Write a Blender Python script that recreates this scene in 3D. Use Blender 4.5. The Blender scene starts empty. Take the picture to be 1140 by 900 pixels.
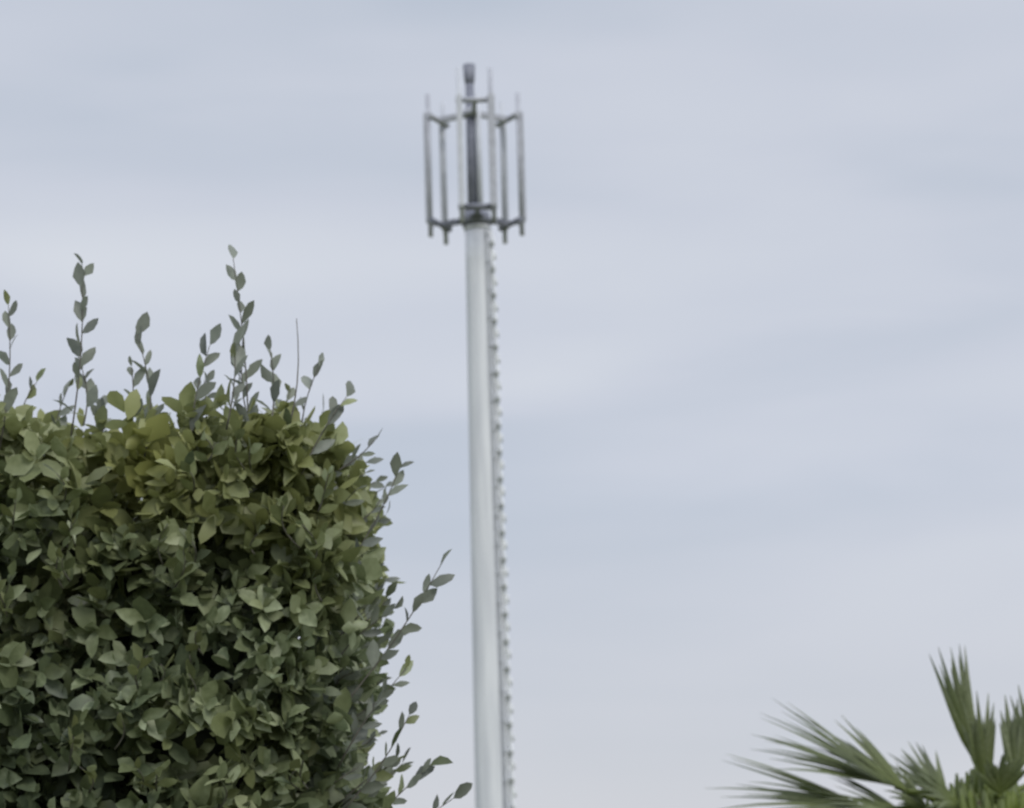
import bpy, math, random
import numpy as np
from mathutils import Vector, Matrix, noise

random.seed(7)
rng = np.random.default_rng(11)
scene = bpy.context.scene
scene.view_settings.view_transform = 'Standard'
scene.view_settings.look = 'None'
scene.view_settings.exposure = 0

# ------------------------------------------------------------------ helpers
def link(o, parent=None):
    scene.collection.objects.link(o)
    if parent is not None:
        o.parent = parent
    return o

def empty(name):
    e = bpy.data.objects.new(name, None)
    return link(e)

class MB:
    def __init__(s):
        s.v = []; s.f = []; s.m = []; s.sm = []
    def tube(s, pts, radii, n=10, mat=0, cap=True, smooth=True):
        pts = [Vector(p) for p in pts]
        if not hasattr(radii, '__len__'):
            radii = [radii] * len(pts)
        base = len(s.v)
        prev = None
        for i, p in enumerate(pts):
            t = (pts[min(i + 1, len(pts) - 1)] - pts[max(i - 1, 0)]).normalized()
            if prev is None:
                a = Vector((1, 0, 0)) if abs(t.x) < .8 else Vector((0, 1, 0))
                prev = t.cross(a).normalized()
            prev = (prev - t * prev.dot(t)).normalized()
            b = t.cross(prev)
            for k in range(n):
                an = 2 * math.pi * k / n
                s.v.append(p + (prev * math.cos(an) + b * math.sin(an)) * radii[i])
        for i in range(len(pts) - 1):
            for k in range(n):
                a = base + i * n + k; b2 = base + i * n + (k + 1) % n
                s.f.append((a, b2, b2 + n, a + n)); s.m.append(mat); s.sm.append(smooth)
        if cap:
            s.f.append(tuple(base + k for k in range(n))[::-1]); s.m.append(mat); s.sm.append(False)
            e = base + (len(pts) - 1) * n
            s.f.append(tuple(e + k for k in range(n))); s.m.append(mat); s.sm.append(False)
    def box(s, c, ax, ay, az, mat=0, ch=0.0):
        c = Vector(c); ax = Vector(ax); ay = Vector(ay); az = Vector(az)
        k = 1 - ch
        prof = [(-1, -k), (-k, -1), (k, -1), (1, -k), (1, k), (k, 1), (-k, 1), (-1, k)] if ch else [(-1, -1), (1, -1), (1, 1), (-1, 1)]
        n = len(prof); b = len(s.v)
        levels = [(-1, 1 - ch * .8), (-1 + ch * .15, 1), (1 - ch * .15, 1), (1, 1 - ch * .8)] if ch else [(-1, 1), (1, 1)]
        for z, sc in levels:
            for x, y in prof:
                s.v.append(c + ax * x * sc + ay * y * sc + az * z)
        for l in range(len(levels) - 1):
            for i in range(n):
                a = b + l * n + i; d = b + l * n + (i + 1) % n
                s.f.append((a, d, d + n, a + n)); s.m.append(mat); s.sm.append(False)
        s.f.append(tuple(b + i for i in range(n))[::-1]); s.m.append(mat); s.sm.append(False)
        e = b + (len(levels) - 1) * n
        s.f.append(tuple(e + i for i in range(n))); s.m.append(mat); s.sm.append(False)
    def build(s, name, mats, parent=None):
        me = bpy.data.meshes.new(name)
        me.from_pydata([tuple(p) for p in s.v], [], s.f)
        me.polygons.foreach_set('material_index', s.m)
        me.polygons.foreach_set('use_smooth', s.sm)
        for m in mats: me.materials.append(m)
        me.update()
        return link(bpy.data.objects.new(name, me), parent)

def new_mat(name):
    m = bpy.data.materials.new(name); m.use_nodes = True
    nt = m.node_tree
    return m, nt, nt.nodes['Principled BSDF']

def noise_mat(name, c1, c2, scale, rough, metal=0.0, stretch=(1, 1, 1), bump=0.0):
    m, nt, p = new_mat(name)
    tc = nt.nodes.new('ShaderNodeTexCoord'); mp = nt.nodes.new('ShaderNodeMapping')
    mp.inputs['Scale'].default_value = stretch
    nz = nt.nodes.new('ShaderNodeTexNoise'); nz.inputs['Scale'].default_value = scale
    nz.inputs['Detail'].default_value = 6
    cr = nt.nodes.new('ShaderNodeValToRGB')
    cr.color_ramp.elements[0].position = .3; cr.color_ramp.elements[1].position = .7
    cr.color_ramp.elements[0].color = (*c1, 1); cr.color_ramp.elements[1].color = (*c2, 1)
    L = nt.links.new
    L(tc.outputs['Object'], mp.inputs['Vector']); L(mp.outputs[0], nz.inputs['Vector'])
    L(nz.outputs['Fac'], cr.inputs[0]); L(cr.outputs[0], p.inputs['Base Color'])
    p.inputs['Roughness'].default_value = rough; p.inputs['Metallic'].default_value = metal
    if bump:
        b = nt.nodes.new('ShaderNodeBump'); b.inputs['Strength'].default_value = bump
        L(nz.outputs['Fac'], b.inputs['Height']); L(b.outputs[0], p.inputs['Normal'])
    return m

# ------------------------------------------------------------------ materials
mat_pole = noise_mat('galvanised_pole_paint', (.55, .57, .61), (.70, .72, .75), 1.6, .55, 0, (3, 3, .22))  # tower colours, pole through feeder cable, are lightened to stand in for distance haze
mat_steel = noise_mat('galvanised_steel', (.34, .35, .39), (.44, .455, .50), 4, .5, .05)
mat_dark = noise_mat('weathered_steel', (.15, .16, .20), (.21, .22, .265), 4, .6, .05)
mat_panel = noise_mat('antenna_radome', (.45, .47, .51), (.55, .57, .61), 2, .5)
mat_rail = noise_mat('peg_steel', (.60, .62, .65), (.72, .74, .76), 3, .5)
mat_cable = noise_mat('feeder_cable', (.40, .42, .46), (.50, .52, .56), 3, .5)
mat_conc = noise_mat('concrete', (.25, .25, .24), (.38, .37, .35), 6, .9, bump=.2)
mat_bark = noise_mat('hedge_bark', (.08, .075, .065), (.15, .14, .12), 30, .9)
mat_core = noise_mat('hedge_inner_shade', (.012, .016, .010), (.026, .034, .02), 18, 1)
mat_trunk = noise_mat('palm_trunk_fibre', (.05, .035, .02), (.14, .10, .06), 14, .95, stretch=(1, 1, 4), bump=.6)

def leaf_mat(name, dark, mid, light, yellow, trans):
    m, nt, p = new_mat(name)
    L = nt.links.new
    a = nt.nodes.new('ShaderNodeAttribute'); a.attribute_name = 'tint'
    k = nt.nodes.new('ShaderNodeAttribute'); k.attribute_name = 'fresh'
    cr = nt.nodes.new('ShaderNodeValToRGB')
    e = cr.color_ramp.elements
    e[0].position = 0; e[0].color = (*dark, 1)
    e[1].position = 1; e[1].color = (*light, 1)
    x = e.new(.55); x.color = (*mid, 1)
    mx = nt.nodes.new('ShaderNodeMix'); mx.data_type = 'RGBA'
    tc = nt.nodes.new('ShaderNodeTexCoord'); nz = nt.nodes.new('ShaderNodeTexNoise'); nz.inputs['Scale'].default_value = 55
    nz.inputs['Detail'].default_value = 2
    L(tc.outputs['Object'], nz.inputs['Vector'])
    ma = nt.nodes.new('ShaderNodeMath'); ma.operation = 'MULTIPLY_ADD'; ma.inputs[1].default_value = .7
    mb_ = nt.nodes.new('ShaderNodeMath'); mb_.operation = 'SUBTRACT'; mb_.inputs[1].default_value = .35
    L(a.outputs['Fac'], mb_.inputs[0]); L(nz.outputs['Fac'], ma.inputs[0]); L(mb_.outputs[0], ma.inputs[2])
    L(ma.outputs[0], cr.inputs[0]); L(k.outputs['Fac'], mx.inputs[0])
    L(cr.outputs[0], mx.inputs[6]); mx.inputs[7].default_value = (*yellow, 1)
    L(mx.outputs[2], p.inputs['Base Color'])
    p.inputs['Roughness'].default_value = .5
    tr = nt.nodes.new('ShaderNodeBsdfTranslucent'); L(mx.outputs[2], tr.inputs['Color'])
    ms = nt.nodes.new('ShaderNodeMixShader'); ms.inputs[0].default_value = trans
    L(p.outputs[0], ms.inputs[1]); L(tr.outputs[0], ms.inputs[2])
    L(ms.outputs[0], nt.nodes['Material Output'].inputs['Surface'])
    return m
mat_leaf = leaf_mat('hedge_leaf', (.052, .07, .04), (.145, .18, .095), (.38, .43, .27), (.29, .30, .10), .3)
mat_shoot = leaf_mat('hedge_shoot_leaf', (.13, .145, .13), (.21, .23, .205), (.33, .36, .31), (.22, .24, .15), .4)
mat_palm = leaf_mat('palm_leaf', (.07, .09, .045), (.16, .185, .10), (.30, .33, .21), (.16, .21, .03), .35)

# ------------------------------------------------------------------ ground
gm, nt, p = new_mat('grass_ground')
tc = nt.nodes.new('ShaderNodeTexCoord')
n1 = nt.nodes.new('ShaderNodeTexNoise'); n1.inputs['Scale'].default_value = .15; n1.inputs['Detail'].default_value = 10
n2 = nt.nodes.new('ShaderNodeTexNoise'); n2.inputs['Scale'].default_value = 25; n2.inputs['Detail'].default_value = 5
mxx = nt.nodes.new('ShaderNodeMath'); mxx.operation = 'ADD'
cr = nt.nodes.new('ShaderNodeValToRGB')
cr.color_ramp.elements[0].position = .7; cr.color_ramp.elements[0].color = (.04, .06, .02, 1)
cr.color_ramp.elements[1].position = 1.0; cr.color_ramp.elements[1].color = (.12, .13, .05, 1)
nt.links.new(tc.outputs['Object'], n1.inputs['Vector']); nt.links.new(tc.outputs['Object'], n2.inputs['Vector'])
nt.links.new(n1.outputs['Fac'], mxx.inputs[0]); nt.links.new(n2.outputs['Fac'], mxx.inputs[1])
nt.links.new(mxx.outputs[0], cr.inputs[0]); nt.links.new(cr.outputs[0], p.inputs['Base Color'])
p.inputs['Roughness'].default_value = .95
bp = nt.nodes.new('ShaderNodeBump'); bp.inputs['Strength'].default_value = .4
nt.links.new(n2.outputs['Fac'], bp.inputs['Height']); nt.links.new(bp.outputs[0], p.inputs['Normal'])
g = MB()
N = 40; S = 3000.0
def gco(i): 
    t = (i / N) * 2 - 1
    return S * t * abs(t) ** 1.5
for j in range(N + 1):
    for i in range(N + 1):
        x, y = gco(i), gco(j)
        r = math.hypot(x, y)
        z = 0 if r < 110 else (noise.noise(Vector((x / 400, y / 400, 0))) * 3.0 * min(1, (r - 110) / 400))
        g.v.append(Vector((x, y, z)))
for j in range(N):
    for i in range(N):
        a = j * (N + 1) + i
        g.f.append((a, a + 1, a + N + 2, a + N + 1)); g.m.append(0); g.sm.append(True)
g.build('ground', [gm])

# ------------------------------------------------------------------ cell tower
MX, MY = -0.93, 80.0
tower = empty('cell_tower'); tower.location = (MX, MY, 0)
pb = MB()
H = 25.75
def prad(z): return .60 + (.385 - .60) * z / H
pb.tube([(0, 0, .4 + (H - .4) * i / 24) for i in range(25)], [prad(.4 + (H - .4) * i / 24) for i in range(25)], 48, 0)
pb.tube([(0, 0, .30), (0, 0, .40)], .85, 32, 1)
for k in range(16):
    an = k * math.pi / 8
    pb.tube([(.74 * math.cos(an), .74 * math.sin(an), .38), (.74 * math.cos(an), .74 * math.sin(an), .52)], .03, 6, 1)
pb.tube([(0, 0, H - .02), (0, 0, H + .08)], .42, 32, 0)
pb.build('pole', [mat_pole, mat_steel], tower)
cb = MB()
cb.box((0, 0, .15), (1.3, 0, 0), (0, 1.3, 0), (0, 0, .155), 0, .1)
cb.build('foundation', [mat_conc], tower)
ld = MB()
def side(an, off, z):
    r = prad(z) + off
    return (r * math.cos(an), r * math.sin(an), z)
aR = math.radians(-14)
z = 2.6; i = 0
while z < H - .2:
    a = aR + (math.radians(8) if i % 2 else -math.radians(8))
    ld.tube([side(a, -.02, z), side(a, .14, z)], .045, 6, 0)
    e = Vector(side(a, .13, z))
    ld.tube([e - Vector((0, 0, .12)), e + Vector((0, 0, .13))], .055, 6, 0)
    z += .42; i += 1
zz = [2.5 + (H - 2.6) * k / 20 for k in range(21)]
ld.tube([side(aR, .06, q) for q in zz], .055, 8, 0)
for q in np.arange(2.8, H, 1.2):
    ld.box(side(aR, .045, q), (.06, 0, 0), (0, .05, 0), (0, 0, .05), 0)
for k, dq in enumerate((-42, -48, -54)):
    ld.tube([side(math.radians(dq), .025, q) for q in zz] + [(.25 * math.cos(math.radians(dq)), .25 * math.sin(math.radians(dq)), H + .5)], .022, 6, 1)
for q in np.arange(3.0, H, .9):
    ld.box(side(math.radians(-48), .03, q), (.05, -.06, 0), (.03, .02, 0), (0, 0, .03), 1)
ld.build('climbing_pegs_and_feeders', [mat_rail, mat_cable], tower)

hf = MB(); an_ = MB()
zb, zt = 26.12, 29.62
cx = -0.02
hf.tube([(cx - .1, 0, H), (cx - .1, 0, 30.6)], [.17, .14], 16, 1)
hf.tube([(cx - .1, 0, 30.6), (cx - .1, 0, 30.75), (cx - .1, 0, 31.25)], [.14, .17, .20], 12, 1)
hf.tube([(cx + .14, -.1, H), (cx + .14, -.1, 30.2)], .09, 10, 2)
rot = math.radians(3)
R = 1.28
for s in range(3):
    a = math.radians(-90 + 120 * s) + rot
    n = Vector((math.cos(a), math.sin(a), 0)); t = Vector((-n.y, n.x, 0))
    c = Vector((cx, 0, 0))
    hw = .50
    for zz_, m in ((zb, 1), (zt, 0)):
        hf.box(c + n * R * .5 + Vector((0, 0, zz_)), n * R * .5, t * .07, Vector((0, 0, .085)), m)
        hf.tube([c + n * R - t * (hw + .1) + Vector((0, 0, zz_)), c + n * R + t * (hw + .1) + Vector((0, 0, zz_))], .095, 8, m)
    for j, sg in enumerate((-1, 1)):
        q = c + n * (R + .10) + t * sg * hw
        dark = (s + j) % 2
        top = zt + (.75 if s else 1.0)
        an_.tube([q + Vector((0, 0, zb - .5)), q + Vector((0, 0, top))], .075, 8, 1 if dark else 0)
        pc = q + n * .075 + Vector((0, 0, (zb + zt) / 2 + .05))
        an_.box(pc, t * (.115 if dark else .09), n * .05, Vector((0, 0, 1.85)), 1 if dark else 0, .3)
        an_.tube([pc + Vector((0, 0, -1.85)), pc + Vector((0, 0, -2.0)), c + n * (R * .6) + t * sg * .1 + Vector((0, 0, zb + .08))], .02, 6, 2)
for k in range(3):
    a0 = math.radians(-90 + 120 * k) + rot; a1 = a0 + math.radians(120)
    hf.tube([(cx + .7 * math.cos(a0), .7 * math.sin(a0), zb - .02), (cx + .7 * math.cos(a1), .7 * math.sin(a1), zb - .02)], .05, 8, 1)
hf.tube([(cx, 0, zb - .25), (cx, 0, zb + .16)], [.46, .42], 24, 1)
hf.tube([(cx - .05, 0, zt - .12), (cx - .05, 0, zt + .12)], [.26, .26], 20, 0)
hf.build('head_frame', [mat_steel, mat_dark, mat_panel], tower)
an_.build('panel_antennas', [mat_panel, mat_steel, mat_dark], tower)

# ------------------------------------------------------------------ leaves mesh
PR = np.array([[0, 0], [.22, .62], [.52, 1.0], [.82, .62], [1, 0]])
def leaves_mesh(name, P, D, Nn, Ln, W, tint, fresh, mats, parent, matidx=None):
    n = len(P)
    D = D / np.linalg.norm(D, axis=1, keepdims=True)
    S = np.cross(D, Nn); S /= (np.linalg.norm(S, axis=1, keepdims=True) + 1e-9)
    Nn = np.cross(S, D)
    V = np.zeros((n, 11, 3))
    curl = rng.uniform(-.2, .4, n)
    fold = rng.uniform(-.1, .6, n)
    skew = rng.uniform(-.12, .12, n)
    V[:, 0] = P
    idx = 1
    for r in (1, 2, 3):
        t, w = PR[r]
        mid = P + D * (Ln * t)[:, None] - Nn * (Ln * curl * t * t)[:, None] + S * (Ln * skew * t * (1 - t) * 2)[:, None]
        wl = W * w * rng.uniform(.75, 1.2, n); wr = W * w * rng.uniform(.75, 1.2, n)
        V[:, idx] = mid - S * wl[:, None] + Nn * (wl * fold)[:, None]
        V[:, idx + 1] = mid
        V[:, idx + 2] = mid + S * wr[:, None] + Nn * (wr * fold)[:, None]
        idx += 3
    V[:, 10] = P + D * Ln[:, None] - Nn * (Ln * curl)[:, None]
    fl = [(0, 2, 1), (0, 3, 2), (1, 2, 5, 4), (2, 3, 6, 5), (4, 5, 8, 7), (5, 6, 9, 8), (7, 8, 10), (8, 9, 10)]
    loops = np.array([x for f in fl for x in f]); sizes = np.array([len(f) for f in fl])
    allL = (loops[None, :] + (np.arange(n) * 11)[:, None]).ravel()
    allS = np.tile(sizes, n)
    st = np.concatenate([[0], np.cumsum(allS)[:-1]])
    me = bpy.data.meshes.new(name)
    me.vertices.add(n * 11); me.vertices.foreach_set('co', V.ravel())
    me.loops.add(len(allL)); me.loops.foreach_set('vertex_index', allL.astype(np.int32))
    me.polygons.add(len(allS)); me.polygons.foreach_set('loop_start', st.astype(np.int32))
    me.polygons.foreach_set('loop_total', allS.astype(np.int32))
    for m in mats: me.materials.append(m)
    if matidx is not None:
        me.polygons.foreach_set('material_index', np.repeat(matidx, 8).astype(np.int32))
    me.polygons.foreach_set('use_smooth', np.ones(len(allS), dtype=bool))
    me.update(calc_edges=True)
    for nm, arr in (('tint', tint), ('fresh', fresh)):
        at = me.attributes.new(nm, 'FLOAT', 'POINT')
        at.data.foreach_set('value', np.repeat(arr, 11).astype(np.float32))
    me.validate()
    return link(bpy.data.objects.new(name, me), parent)

# ------------------------------------------------------------------ hedge
hedge = empty('hedge')
X0, X1, Y0, Y1, ZT = -2.6, -0.395, 5.56, 6.75, 2.90
LP, LD, LN, LL, LW, LT, LF, LM = [], [], [], [], [], [], [], []
def add_leaf(p, d, n, l, w, t, f, m=0):
    LP.append(tuple(p)); LD.append(tuple(d)); LN.append(tuple(n)); LL.append(l); LW.append(w); LT.append(t); LF.append(f); LM.append(m)
def rv():
    v = Vector((random.gauss(0, 1), random.gauss(0, 1), random.gauss(0, 1)))
    return v.normalized()
def rosette(p, out, scale, tint, fresh, cnt):
    out = out.normalized()
    a = out.cross(rv()).normalized(); b = out.cross(a)
    ph = random.random() * 6.28
    for k in range(cnt):
        an = ph + k * 2.4
        el = .3 + 1.0 * (1 - k / cnt) + random.uniform(-.35, .35)
        rad = a * math.cos(an) + b * math.sin(an)
        d = out * math.cos(el) + rad * math.sin(el)
        d.z -= .12
        n = (out * math.sin(el) - rad * math.cos(el)) * 1.0 + rv() * .6
        l = scale * random.uniform(.55, 1.2)
        add_leaf(p - out * random.uniform(0, .05), d, n, l, l * random.uniform(.22, .38),
                 min(1, max(0, tint + random.gauss(0, .2))), min(1, max(0, fresh + random.gauss(0, .08))))
def clump(p):
    return noise.noise(Vector((p.x * 4.2 + 3, p.y * 4.2, p.z * 4.2))) * .6 + noise.noise(Vector((p.x * 11, p.y * 11, p.z * 11))) * .6
def surf(face, u, v):
    if face == 'front': return Vector((u, Y0, v)), Vector((0, -1, .25))
    if face == 'right': return Vector((X1, u, v)), Vector((1, 0, .25))
    if face == 'top': return Vector((u, v, ZT)), Vector((0, 0, 1))
    if face == 'back': return Vector((u, Y1, v)), Vector((0, 1, .2))
    if face == 'left': return Vector((X0, u, v)), Vector((-1, 0, .2))
def fill(face, u0, u1, v0, v1, dens, layers):
    for ly in range(layers):
        cnt = int((u1 - u0) * (v1 - v0) * dens)
        for _ in range(cnt):
            p, o = surf(face, random.uniform(u0, u1), random.uniform(v0, v1))
            c = clump(p)
            on = o.normalized()
            if face == 'front' or face == 'top':
                dx = max(0, p.x - (X1 - .12)) / .12
                if face == 'front':
                    p.y += dx * dx * .07
                p.z -= dx * dx * (.09 if face == 'top' else .0)
            if face in ('front', 'right', 'back'):
                dz = max(0, p.z - (ZT - .12)) / .12
                p -= on * dz * dz * .06
                if face == 'right': p.x -= dz * .03
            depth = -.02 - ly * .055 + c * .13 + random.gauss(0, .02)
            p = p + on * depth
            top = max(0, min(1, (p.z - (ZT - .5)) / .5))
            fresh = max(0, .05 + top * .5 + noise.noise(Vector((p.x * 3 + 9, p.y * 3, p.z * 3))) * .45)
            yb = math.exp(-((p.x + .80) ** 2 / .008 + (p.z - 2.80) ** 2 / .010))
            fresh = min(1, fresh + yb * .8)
            tint = .48 + c * .6 - ly * .13 + top * .10 + yb * .3 + (.4 if random.random() < .08 else 0) - .12 * (p.x < -1.0) * (1 - top)  # inner layers and hollows get darker leaf colour, painting in shade between leaves
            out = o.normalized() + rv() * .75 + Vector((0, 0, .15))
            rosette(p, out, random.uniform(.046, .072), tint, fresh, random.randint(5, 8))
fill('front', -1.45, X1, 1.7, ZT, 310, 3)
fill('front', X0, -1.45, 1.4, ZT, 130, 2)
fill('front', -1.45, X1, 0.02, 1.7, 110, 2)
fill('front', X0, -1.45, 0.02, 1.4, 110, 2)
fill('right', Y0, Y1, 1.6, ZT, 210, 2)
fill('right', Y0, Y1, 0.02, 1.6, 110, 2)
fill('top', -1.5, X1, Y0, Y1, 200, 2)
fill('top', X0, -1.5, Y0, Y1, 110, 2)
fill('back', X0, X1, .02, ZT, 90, 2)
fill('left', Y0, Y1, .02, ZT, 90, 2)

stems = MB()
def shoot(b, t, spacing=.021, ls=.046, leafy=(0, 1), bend=None, kind=1):
    b = Vector(b); t = Vector(t)
    L = (t - b).length
    bd = Vector(bend) if bend else Vector((random.uniform(-.02, .02), random.uniform(-.02, .02), 0))
    pts = [b.lerp(t, k / 6) + bd * math.sin(math.pi * k / 6) for k in range(7)]
    stems.tube(pts, [.0022 - .0013 * k / 6 for k in range(7)], 5, 0)
    dr = (t - b).normalized()
    n = max(3, int(L / spacing))
    ph = random.random() * 6
    for k in range(n + 1):
        f = k / n
        if f < leafy[0] or f > leafy[1]: continue
        if random.random() < .1: continue
        x = f * 6; i = min(5, int(x)); p = pts[i].lerp(pts[i + 1], x - i)
        an = ph + k * 2.4 + random.uniform(-.4, .4)
        a = dr.cross(Vector((0, 1, .1))).normalized(); bb = dr.cross(a)
        rad = a * math.cos(an) + bb * math.sin(an) * .7
        el = random.uniform(.4, 1.05) * (1 - .4 * f)
        d = dr * math.cos(el) + rad * math.sin(el)
        l = ls * random.uniform(.6, 1.2) * (1 - .25 * f)
        kd = kind if random.random() < .85 else 0
        add_leaf(p, d, rad.cross(dr) + Vector((0, -.9, .3)) * random.random() * 1.6 + rv() * .6, l, l * random.uniform(.19, .28), random.uniform(.0, .9), random.uniform(0, .45), kd)
sh = [((-.96, 5.6, 2.85), (-.935, 5.58, 3.23), .024, (.1, 1)),
      ((-.575, 5.62, 2.8), (-.605, 5.6, 3.24), .024, (.1, 1)),
      ((-.55, 5.62, 2.8), (-.585, 5.6, 3.06), .026, (.1, 1)),
      ((-.50, 5.6, 2.8), (-.467, 5.6, 3.10), .05, (.0, .6)),
      ((-.80, 5.6, 2.8), (-.815, 5.58, 3.07), .022, (.2, 1)),
      ((-.70, 5.6, 2.8), (-.655, 5.58, 3.04), .024, (.2, 1)),
      ((-.62, 5.58, 2.85), (-.60, 5.58, 3.03), .022, (.2, 1)),
      ((-.53, 5.62, 2.85), (-.525, 5.6, 3.03), .022, (.2, 1)),
      ((-.46, 5.6, 2.82), (-.42, 5.6, 2.99), .022, (.2, 1)),
      ((-.46, 5.6, 2.75), (-.36, 5.6, 2.92), .022, (.2, 1)),
      ((-1.12, 5.6, 2.8), (-1.10, 5.6, 3.15), .026, (.2, 1)),
      ((-.40, 5.7, 2.52), (-.25, 5.66, 2.77), .024, (.2, 1)),
      ((-.40, 5.7, 2.24), (-.155, 5.66, 2.57), .024, (.25, 1)),
      ((-.40, 5.7, 2.12), (-.245, 5.66, 2.33), .022, (.25, 1)),
      ((-.40, 5.7, 2.35), (-.27, 5.66, 2.46), .022, (.25, 1)),
      ((-.40, 5.7, 1.94), (-.20, 5.66, 2.12), .022, (.25, 1)),
      ((-.38, 5.7, 1.87), (-.15, 5.66, 2.05), .024, (.25, 1)),
      ((-.40, 5.7, 2.02), (-.24, 5.66, 2.23), .022, (.2, 1))]
for b, t, s, lf in sh:
    shoot(b, t, s, .064, lf)
for _ in range(75):
    z = random.uniform(1.0, 2.85); y = random.uniform(5.64, 6.3)
    ln = random.uniform(.03, .10) * (1.0 + .45 * (2.8 - z))
    shoot((X1 - .01, y, z), (X1 + .01 + ln * .8, y - .01, z + ln * .75), .022, .054)
for _ in range(95):
    x = random.uniform(-2.5, X1 - .03); y = random.uniform(5.58, 6.3)
    ln = random.uniform(.0, .11)
    shoot((x, y, ZT - .01), (x + random.uniform(-.04, .05), y, ZT + .03 + ln), .019, .054)
for _ in range(60):
    x = random.uniform(-1.4, X1); z = random.uniform(1.7, 2.8)
    shoot((x, Y0, z), (x + random.uniform(-.03, .03), Y0 - .07, z + random.uniform(.03, .08)), .018, .055, kind=0)
for _ in range(26):
    x = random.uniform(X0 + .25, X1 - .2); y = random.uniform(Y0 + .25, Y1 - .25)
    pts = [Vector((x, y, -.05))]
    for k in range(1, 7):
        pts.append(pts[-1] + Vector((random.uniform(-.08, .08), random.uniform(-.07, .07), .44)))
    stems.tube(pts, [.028 - .0036 * k for k in range(7)], 7, 0)
stems.build('stems', [mat_bark], hedge)
A = lambda l: np.array(l, dtype=float)
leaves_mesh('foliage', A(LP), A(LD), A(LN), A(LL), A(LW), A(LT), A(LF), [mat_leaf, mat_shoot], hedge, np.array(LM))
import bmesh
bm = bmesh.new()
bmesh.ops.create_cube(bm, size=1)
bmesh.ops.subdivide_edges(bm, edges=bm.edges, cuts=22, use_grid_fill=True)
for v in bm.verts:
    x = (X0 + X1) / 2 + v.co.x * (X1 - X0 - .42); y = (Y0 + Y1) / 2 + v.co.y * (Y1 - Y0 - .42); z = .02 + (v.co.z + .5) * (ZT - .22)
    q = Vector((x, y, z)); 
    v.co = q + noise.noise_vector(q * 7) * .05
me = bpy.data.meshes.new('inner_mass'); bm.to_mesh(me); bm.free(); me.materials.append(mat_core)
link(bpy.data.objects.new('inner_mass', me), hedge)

# ------------------------------------------------------------------ fan palm
palm = empty('fan_palm_tree')
C = Vector((2.07, 12.0, 2.46))
tr = MB()
npt = 30
pts = [Vector((2.13 - .06 * k / npt, 12.0, -.1 + (C.z + .0) * k / npt)) for k in range(npt + 1)]
tr.tube(pts, [.15 + .012 * (k % 2) - .01 * k / npt for k in range(npt + 1)], 18, 0)
for k in range(150):
    z = random.uniform(.3, C.z - .15); an = random.random() * 6.28
    o = Vector((math.cos(an), math.sin(an), 0)); p0 = Vector((2.13 - .06 * z / C.z, 12, z)) + o * .13
    tr.tube([p0, p0 + o * .05 + Vector((0, 0, .06)), p0 + o * .07 + Vector((0, 0, .15))], [.028, .022, .008], 5, 0)
tr.build('trunk', [mat_trunk], palm)

fr = MB(); ft = []; ff = []
def fan(hub, d, nrm, L, span, nseg, droop, cup, tint, fresh=0.0, wid=1.0, jit=.09):
    hub = Vector(hub); d = Vector(d).normalized(); nrm = Vector(nrm)
    sd = d.cross(nrm).normalized(); nrm = sd.cross(d).normalized()
    dth = span / nseg
    for i in range(nseg):
        th = -span / 2 + dth * (i + .5) + random.uniform(-.35, .35) * dth
        dd = d * math.cos(th) + sd * math.sin(th) + nrm * cup * abs(math.sin(th)) + nrm * random.uniform(-jit, jit)
        dd.normalize()
        ss = dd.cross(nrm).normalized(); nn = ss.cross(dd)
        l = L * (.72 + .28 * math.cos(th)) * random.uniform(.7, 1.1)
        dr = droop * random.uniform(.3, 1.8)
        b = len(fr.v); st = 7
        tv = min(1, max(0, tint + random.gauss(0, .18)))
        wm = max(l * math.tan(dth * .55) * .42, .0125) * wid
        for k in range(st + 1):
            t = k / st
            c = hub + dd * l * t - Vector((0, 0, 1)) * dr * l * t ** 2.2
            prof = t / .35 if t < .35 else (1 - (t - .35) / .65) ** .9
            w = wm * max(prof, 0) + .001
            fr.v += [c - ss * w - nn * w * .35, c, c + ss * w - nn * w * .35]
            ft.extend([tv * (1.1 - .2 * t)] * 3); ff.extend([fresh * max(0, 1 - 1.2 * t)] * 3)
        for k in range(st):
            a = b + 3 * k
            fr.f += [(a, a + 1, a + 4, a + 3), (a + 1, a + 2, a + 5, a + 4)]; fr.m += [0, 0]; fr.sm += [False, False]
def petiole(hub, r=.012):
    hub = Vector(hub)
    o = (hub - C); o.z = 0
    st = C + o.normalized() * .09 + Vector((0, 0, random.uniform(-.14, -.02)))
    mid = st.lerp(hub, .5) + Vector((0, 0, .03))
    n0 = len(fr.v)
    fr.tube([st, mid, hub], [.028, r * 1.3, r], 6, 0)
    ft.extend([.65] * (len(fr.v) - n0)); ff.extend([.8] * (len(fr.v) - n0))
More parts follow.
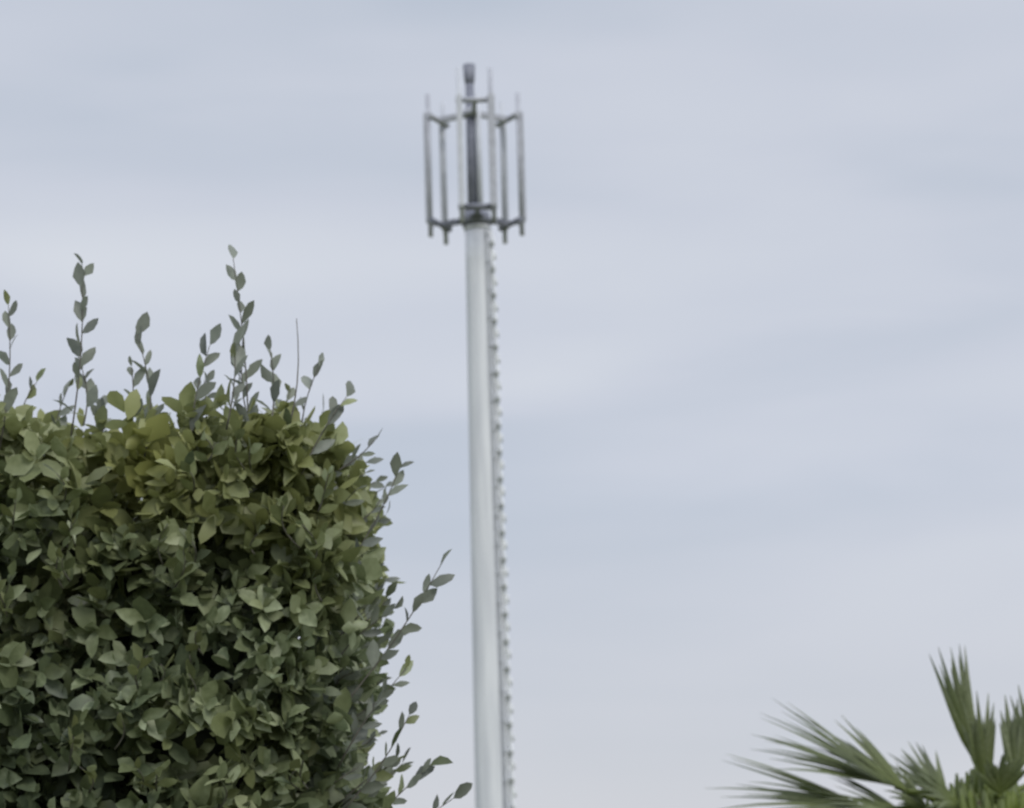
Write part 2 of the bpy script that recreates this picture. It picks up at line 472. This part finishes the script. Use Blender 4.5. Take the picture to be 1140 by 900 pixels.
PL = [((1.66, 11.9, 2.54), (-.90, -.05, .50), (.45, -.55, .75), .68, .85, 20, .10, .12, .30, 1.5),
      ((1.70, 11.8, 2.51), (-.75, -.1, .70), (.45, -.75, .5), .50, .6, 11, .10, .12, .4, 1.5),
      ((2.03, 11.9, 2.62), (-.22, -.1, 1), (.2, -1, .2), .53, .44, 15, .0, .15, .5, 1.6),
      ((2.06, 11.85, 2.53), (-.06, -.2, 1), (.3, -1, .2), .40, .6, 13, .02, .15, .65, 1.7),
      ((2.22, 12.0, 2.56), (.10, .0, 1), (-.3, -1, .1), .37, .6, 14, .03, .15, .5, 1.8),
      ((2.33, 12.1, 2.56), (.16, .1, 1), (-.3, -1, .1), .46, .7, 14, .05, .15, .5, 1.6),
      ((1.55, 11.9, 2.44), (-1, -.1, .19), (.1, -.6, .8), .72, .9, 20, .12, .12, .35, 1.4),
      ((1.70, 11.8, 2.40), (-.9, -.2, .30), (.3, -.5, .8), .50, 1.6, 22, .2, .1, .4, 1.3),
      ((1.92, 12.15, 2.50), (-.5, .3, .8), (.4, -.8, .5), .34, 1.3, 18, .12, .1, .4, 1.4),
      ((1.92, 11.8, 2.44), (-.7, -.5, .6), (.3, -.6, .7), .34, 1.5, 18, .15, .1, .45, 1.4),
      ((1.80, 11.9, 2.44), (-.6, -.3, .6), (.3, -.6, .7), .30, 1.5, 18, .15, .1, .4, 1.4),
      ((2.10, 11.75, 2.48), (.05, -.4, .9), (.1, -.9, -.2), .22, 1.6, 16, .1, .1, .45, 1.5),
      ((2.42, 12.0, 2.45), (.8, .1, .6), (-.5, -.6, .5), .6, 1.4, 20, .15, .1, .5, 1.1)]
for hub, d, n, L, sp, ns, dr, cu, ti, wd in PL:
    fan(hub, d, n, L, sp, ns, dr, cu, ti, .7, wd)
    petiole(hub)
for k in range(30):
    az = k * 2.4; el = math.radians(random.uniform(-55, -15) if math.cos(az) < .3 else random.uniform(-45, 15))
    o = Vector((math.cos(az) * math.cos(el), math.sin(az) * math.cos(el), math.sin(el)))
    rr = random.uniform(.28, .48)
    hub = C + o * rr
    fan(hub, o + Vector((0, 0, -.1)), Vector((-o.x * .5, -o.y * .5, 1)), random.uniform(.42, .58), random.uniform(1.8, 3.0), 22, .3, .08, random.uniform(.25, .55), .4)
    petiole(hub)
for k in range(190):   # tight mass of green leaf bases
    az = k * 2.4; f = k / 190
    o = Vector((math.cos(az), math.sin(az), 0))
    st = C + o * (.24 * (1 - f)) + Vector((0, 0, -.20 + .12 * f))
    e = st + o * (.08 * (1 - f * .5)) + Vector((0, 0, .17 + .05 * f + random.uniform(-.05, .05)))
    n0 = len(fr.v)
    fr.tube([st, st.lerp(e, .5) + o * .02, e], [.034, .027, .005], 6, 0)
    ft.extend([random.uniform(.0, .6)] * (len(fr.v) - n0)); ff.extend([random.uniform(.4, 1.0)] * (len(fr.v) - n0))
po = fr.build('fronds', [mat_palm], palm)
for nm, arr in (('tint', ft), ('fresh', ff)):
    at = po.data.attributes.new(nm, 'FLOAT', 'POINT'); at.data.foreach_set('value', np.array(arr, dtype=np.float32))

# ------------------------------------------------------------------ world: overcast sky
SUN_EL, SUN_AZ = 42, 150
w = bpy.data.worlds.new('World'); scene.world = w; w.use_nodes = True
nt = w.node_tree; nt.nodes.clear(); L = nt.links.new
out = nt.nodes.new('ShaderNodeOutputWorld')
sky = nt.nodes.new('ShaderNodeTexSky'); sky.sky_type = 'NISHITA'; sky.sun_disc = False
sky.sun_elevation = math.radians(SUN_EL); sky.sun_rotation = math.radians(SUN_AZ)
b1 = nt.nodes.new('ShaderNodeBackground'); b1.inputs['Strength'].default_value = .10
L(sky.outputs[0], b1.inputs[0])
tc = nt.nodes.new('ShaderNodeTexCoord')
def nz(scale, rotd, detail, loc=(0, 0, 0), dist=0.0):
    mp = nt.nodes.new('ShaderNodeMapping'); mp.inputs['Scale'].default_value = scale
    mp.inputs['Rotation'].default_value = (0, math.radians(rotd), 0); mp.inputs['Location'].default_value = loc
    n = nt.nodes.new('ShaderNodeTexNoise'); n.inputs['Scale'].default_value = 1; n.inputs['Detail'].default_value = detail
    n.inputs['Distortion'].default_value = dist; n.inputs['Roughness'].default_value = .45
    L(tc.outputs['Generated'], mp.inputs['Vector']); L(mp.outputs[0], n.inputs['Vector'])
    return n
na = nz((3, 2, 14), 5, 3, (4.3, 0, 1.2), .3)
nb = nz((8, 5, 34), -6, 4, (5, 2, .4), .3)
def mth(op, a, b, c=None):
    m = nt.nodes.new('ShaderNodeMath'); m.operation = op
    for i, q in enumerate((a, b, c)):
        if q is None: continue
        if isinstance(q, (int, float)): m.inputs[i].default_value = q
        else: L(q, m.inputs[i])
    return m.outputs[0]
sx = nt.nodes.new('ShaderNodeSeparateXYZ'); L(tc.outputs['Generated'], sx.inputs[0])
Z, X = sx.outputs['Z'], sx.outputs['X']
wob = mth('MULTIPLY', mth('SUBTRACT', nb.outputs['Fac'], .5), .035)
def band(z0, slope, sig, xc, xs):
    # soft stratus streak: centre elevation z0 + slope*x, ragged by noise, fading away from bearing xc
    d = mth('SUBTRACT', mth('SUBTRACT', mth('ADD', Z, wob), z0), mth('MULTIPLY', X, slope))
    g = mth('EXPONENT', mth('MULTIPLY', mth('POWER', mth('ABSOLUTE', mth('DIVIDE', d, sig), 0), 2.0), -1.0), 0)
    h = mth('EXPONENT', mth('MULTIPLY', mth('POWER', mth('ABSOLUTE', mth('DIVIDE', mth('SUBTRACT', X, xc), xs), 0), 2.0), -1.0), 0)
    return mth('MULTIPLY', g, h)
s1 = band(.218, .14, .014, .11, .15)
s2 = band(.318, -.05, .022, -.12, .16)
s3 = band(.375, -.03, .022, -.08, .14)
l1 = band(.268, -.05, .022, -.19, .10)
l2 = band(.300, .05, .035, .10, .14)
mixn = mth('ADD', mth('MULTIPLY', na.outputs['Fac'], .62), mth('MULTIPLY', nb.outputs['Fac'], .14))
mixn = mth('ADD', mixn, .12)
mixn = mth('SUBTRACT', mixn, mth('MULTIPLY', s1, .11))
mixn = mth('SUBTRACT', mixn, mth('MULTIPLY', s2, .06))
mixn = mth('SUBTRACT', mixn, mth('MULTIPLY', s3, .10))
mixn = mth('ADD', mixn, mth('MULTIPLY', l1, .13))
mixn = mth('ADD', mixn, mth('MULTIPLY', l2, .06))
cr = nt.nodes.new('ShaderNodeValToRGB'); e = cr.color_ramp.elements
e[0].position = .30; e[0].color = (.49, .55, .645, 1)
e[1].position = .70; e[1].color = (.70, .73, .79, 1)
x = e.new(.5); x.color = (.615, .65, .735, 1)
L(mixn, cr.inputs[0])
def mrange(a, b, c, d):
    mr = nt.nodes.new('ShaderNodeMapRange'); mr.inputs[1].default_value = a; mr.inputs[2].default_value = b
    mr.inputs[3].default_value = c; mr.inputs[4].default_value = d
    L(Z, mr.inputs[0]); return mr.outputs[0]
mxh = nt.nodes.new('ShaderNodeMix'); mxh.data_type = 'RGBA'
L(mrange(.05, .19, .85, 0), mxh.inputs[0]); L(cr.outputs[0], mxh.inputs[6]); mxh.inputs[7].default_value = (.65, .65, .685, 1)
b2 = nt.nodes.new('ShaderNodeBackground')
L(mxh.outputs[2], b2.inputs[0])
L(mrange(.42, 1.0, 1.0, 2.7), b2.inputs['Strength'])
ms = nt.nodes.new('ShaderNodeMixShader'); ms.inputs[0].default_value = .93
L(b1.outputs[0], ms.inputs[1]); L(b2.outputs[0], ms.inputs[2]); L(ms.outputs[0], out.inputs['Surface'])

sl = bpy.data.lights.new('sun', 'SUN'); sl.energy = 1.5; sl.angle = math.radians(20); sl.color = (1, .97, .92)
so = link(bpy.data.objects.new('sun', sl))
el, az = math.radians(SUN_EL), math.radians(SUN_AZ)
sd = Vector((math.sin(az) * math.cos(el), math.cos(az) * math.cos(el), math.sin(el)))
so.rotation_euler = sd.to_track_quat('Z', 'Y').to_euler()

# ------------------------------------------------------------------ camera
cam = bpy.data.cameras.new('camera'); cam.sensor_width = 36; cam.lens = 92.84
cam.clip_start = .1; cam.clip_end = 6000
cam.dof.use_dof = True; cam.dof.focus_distance = 3.4; cam.dof.aperture_fstop = 13
co = link(bpy.data.objects.new('camera', cam))
co.matrix_world = Matrix.Translation((0, 0, 1.6)) @ Matrix.Rotation(math.radians(103), 4, 'X') @ Matrix.Rotation(math.radians(-1.72), 4, 'Z')
scene.camera = co
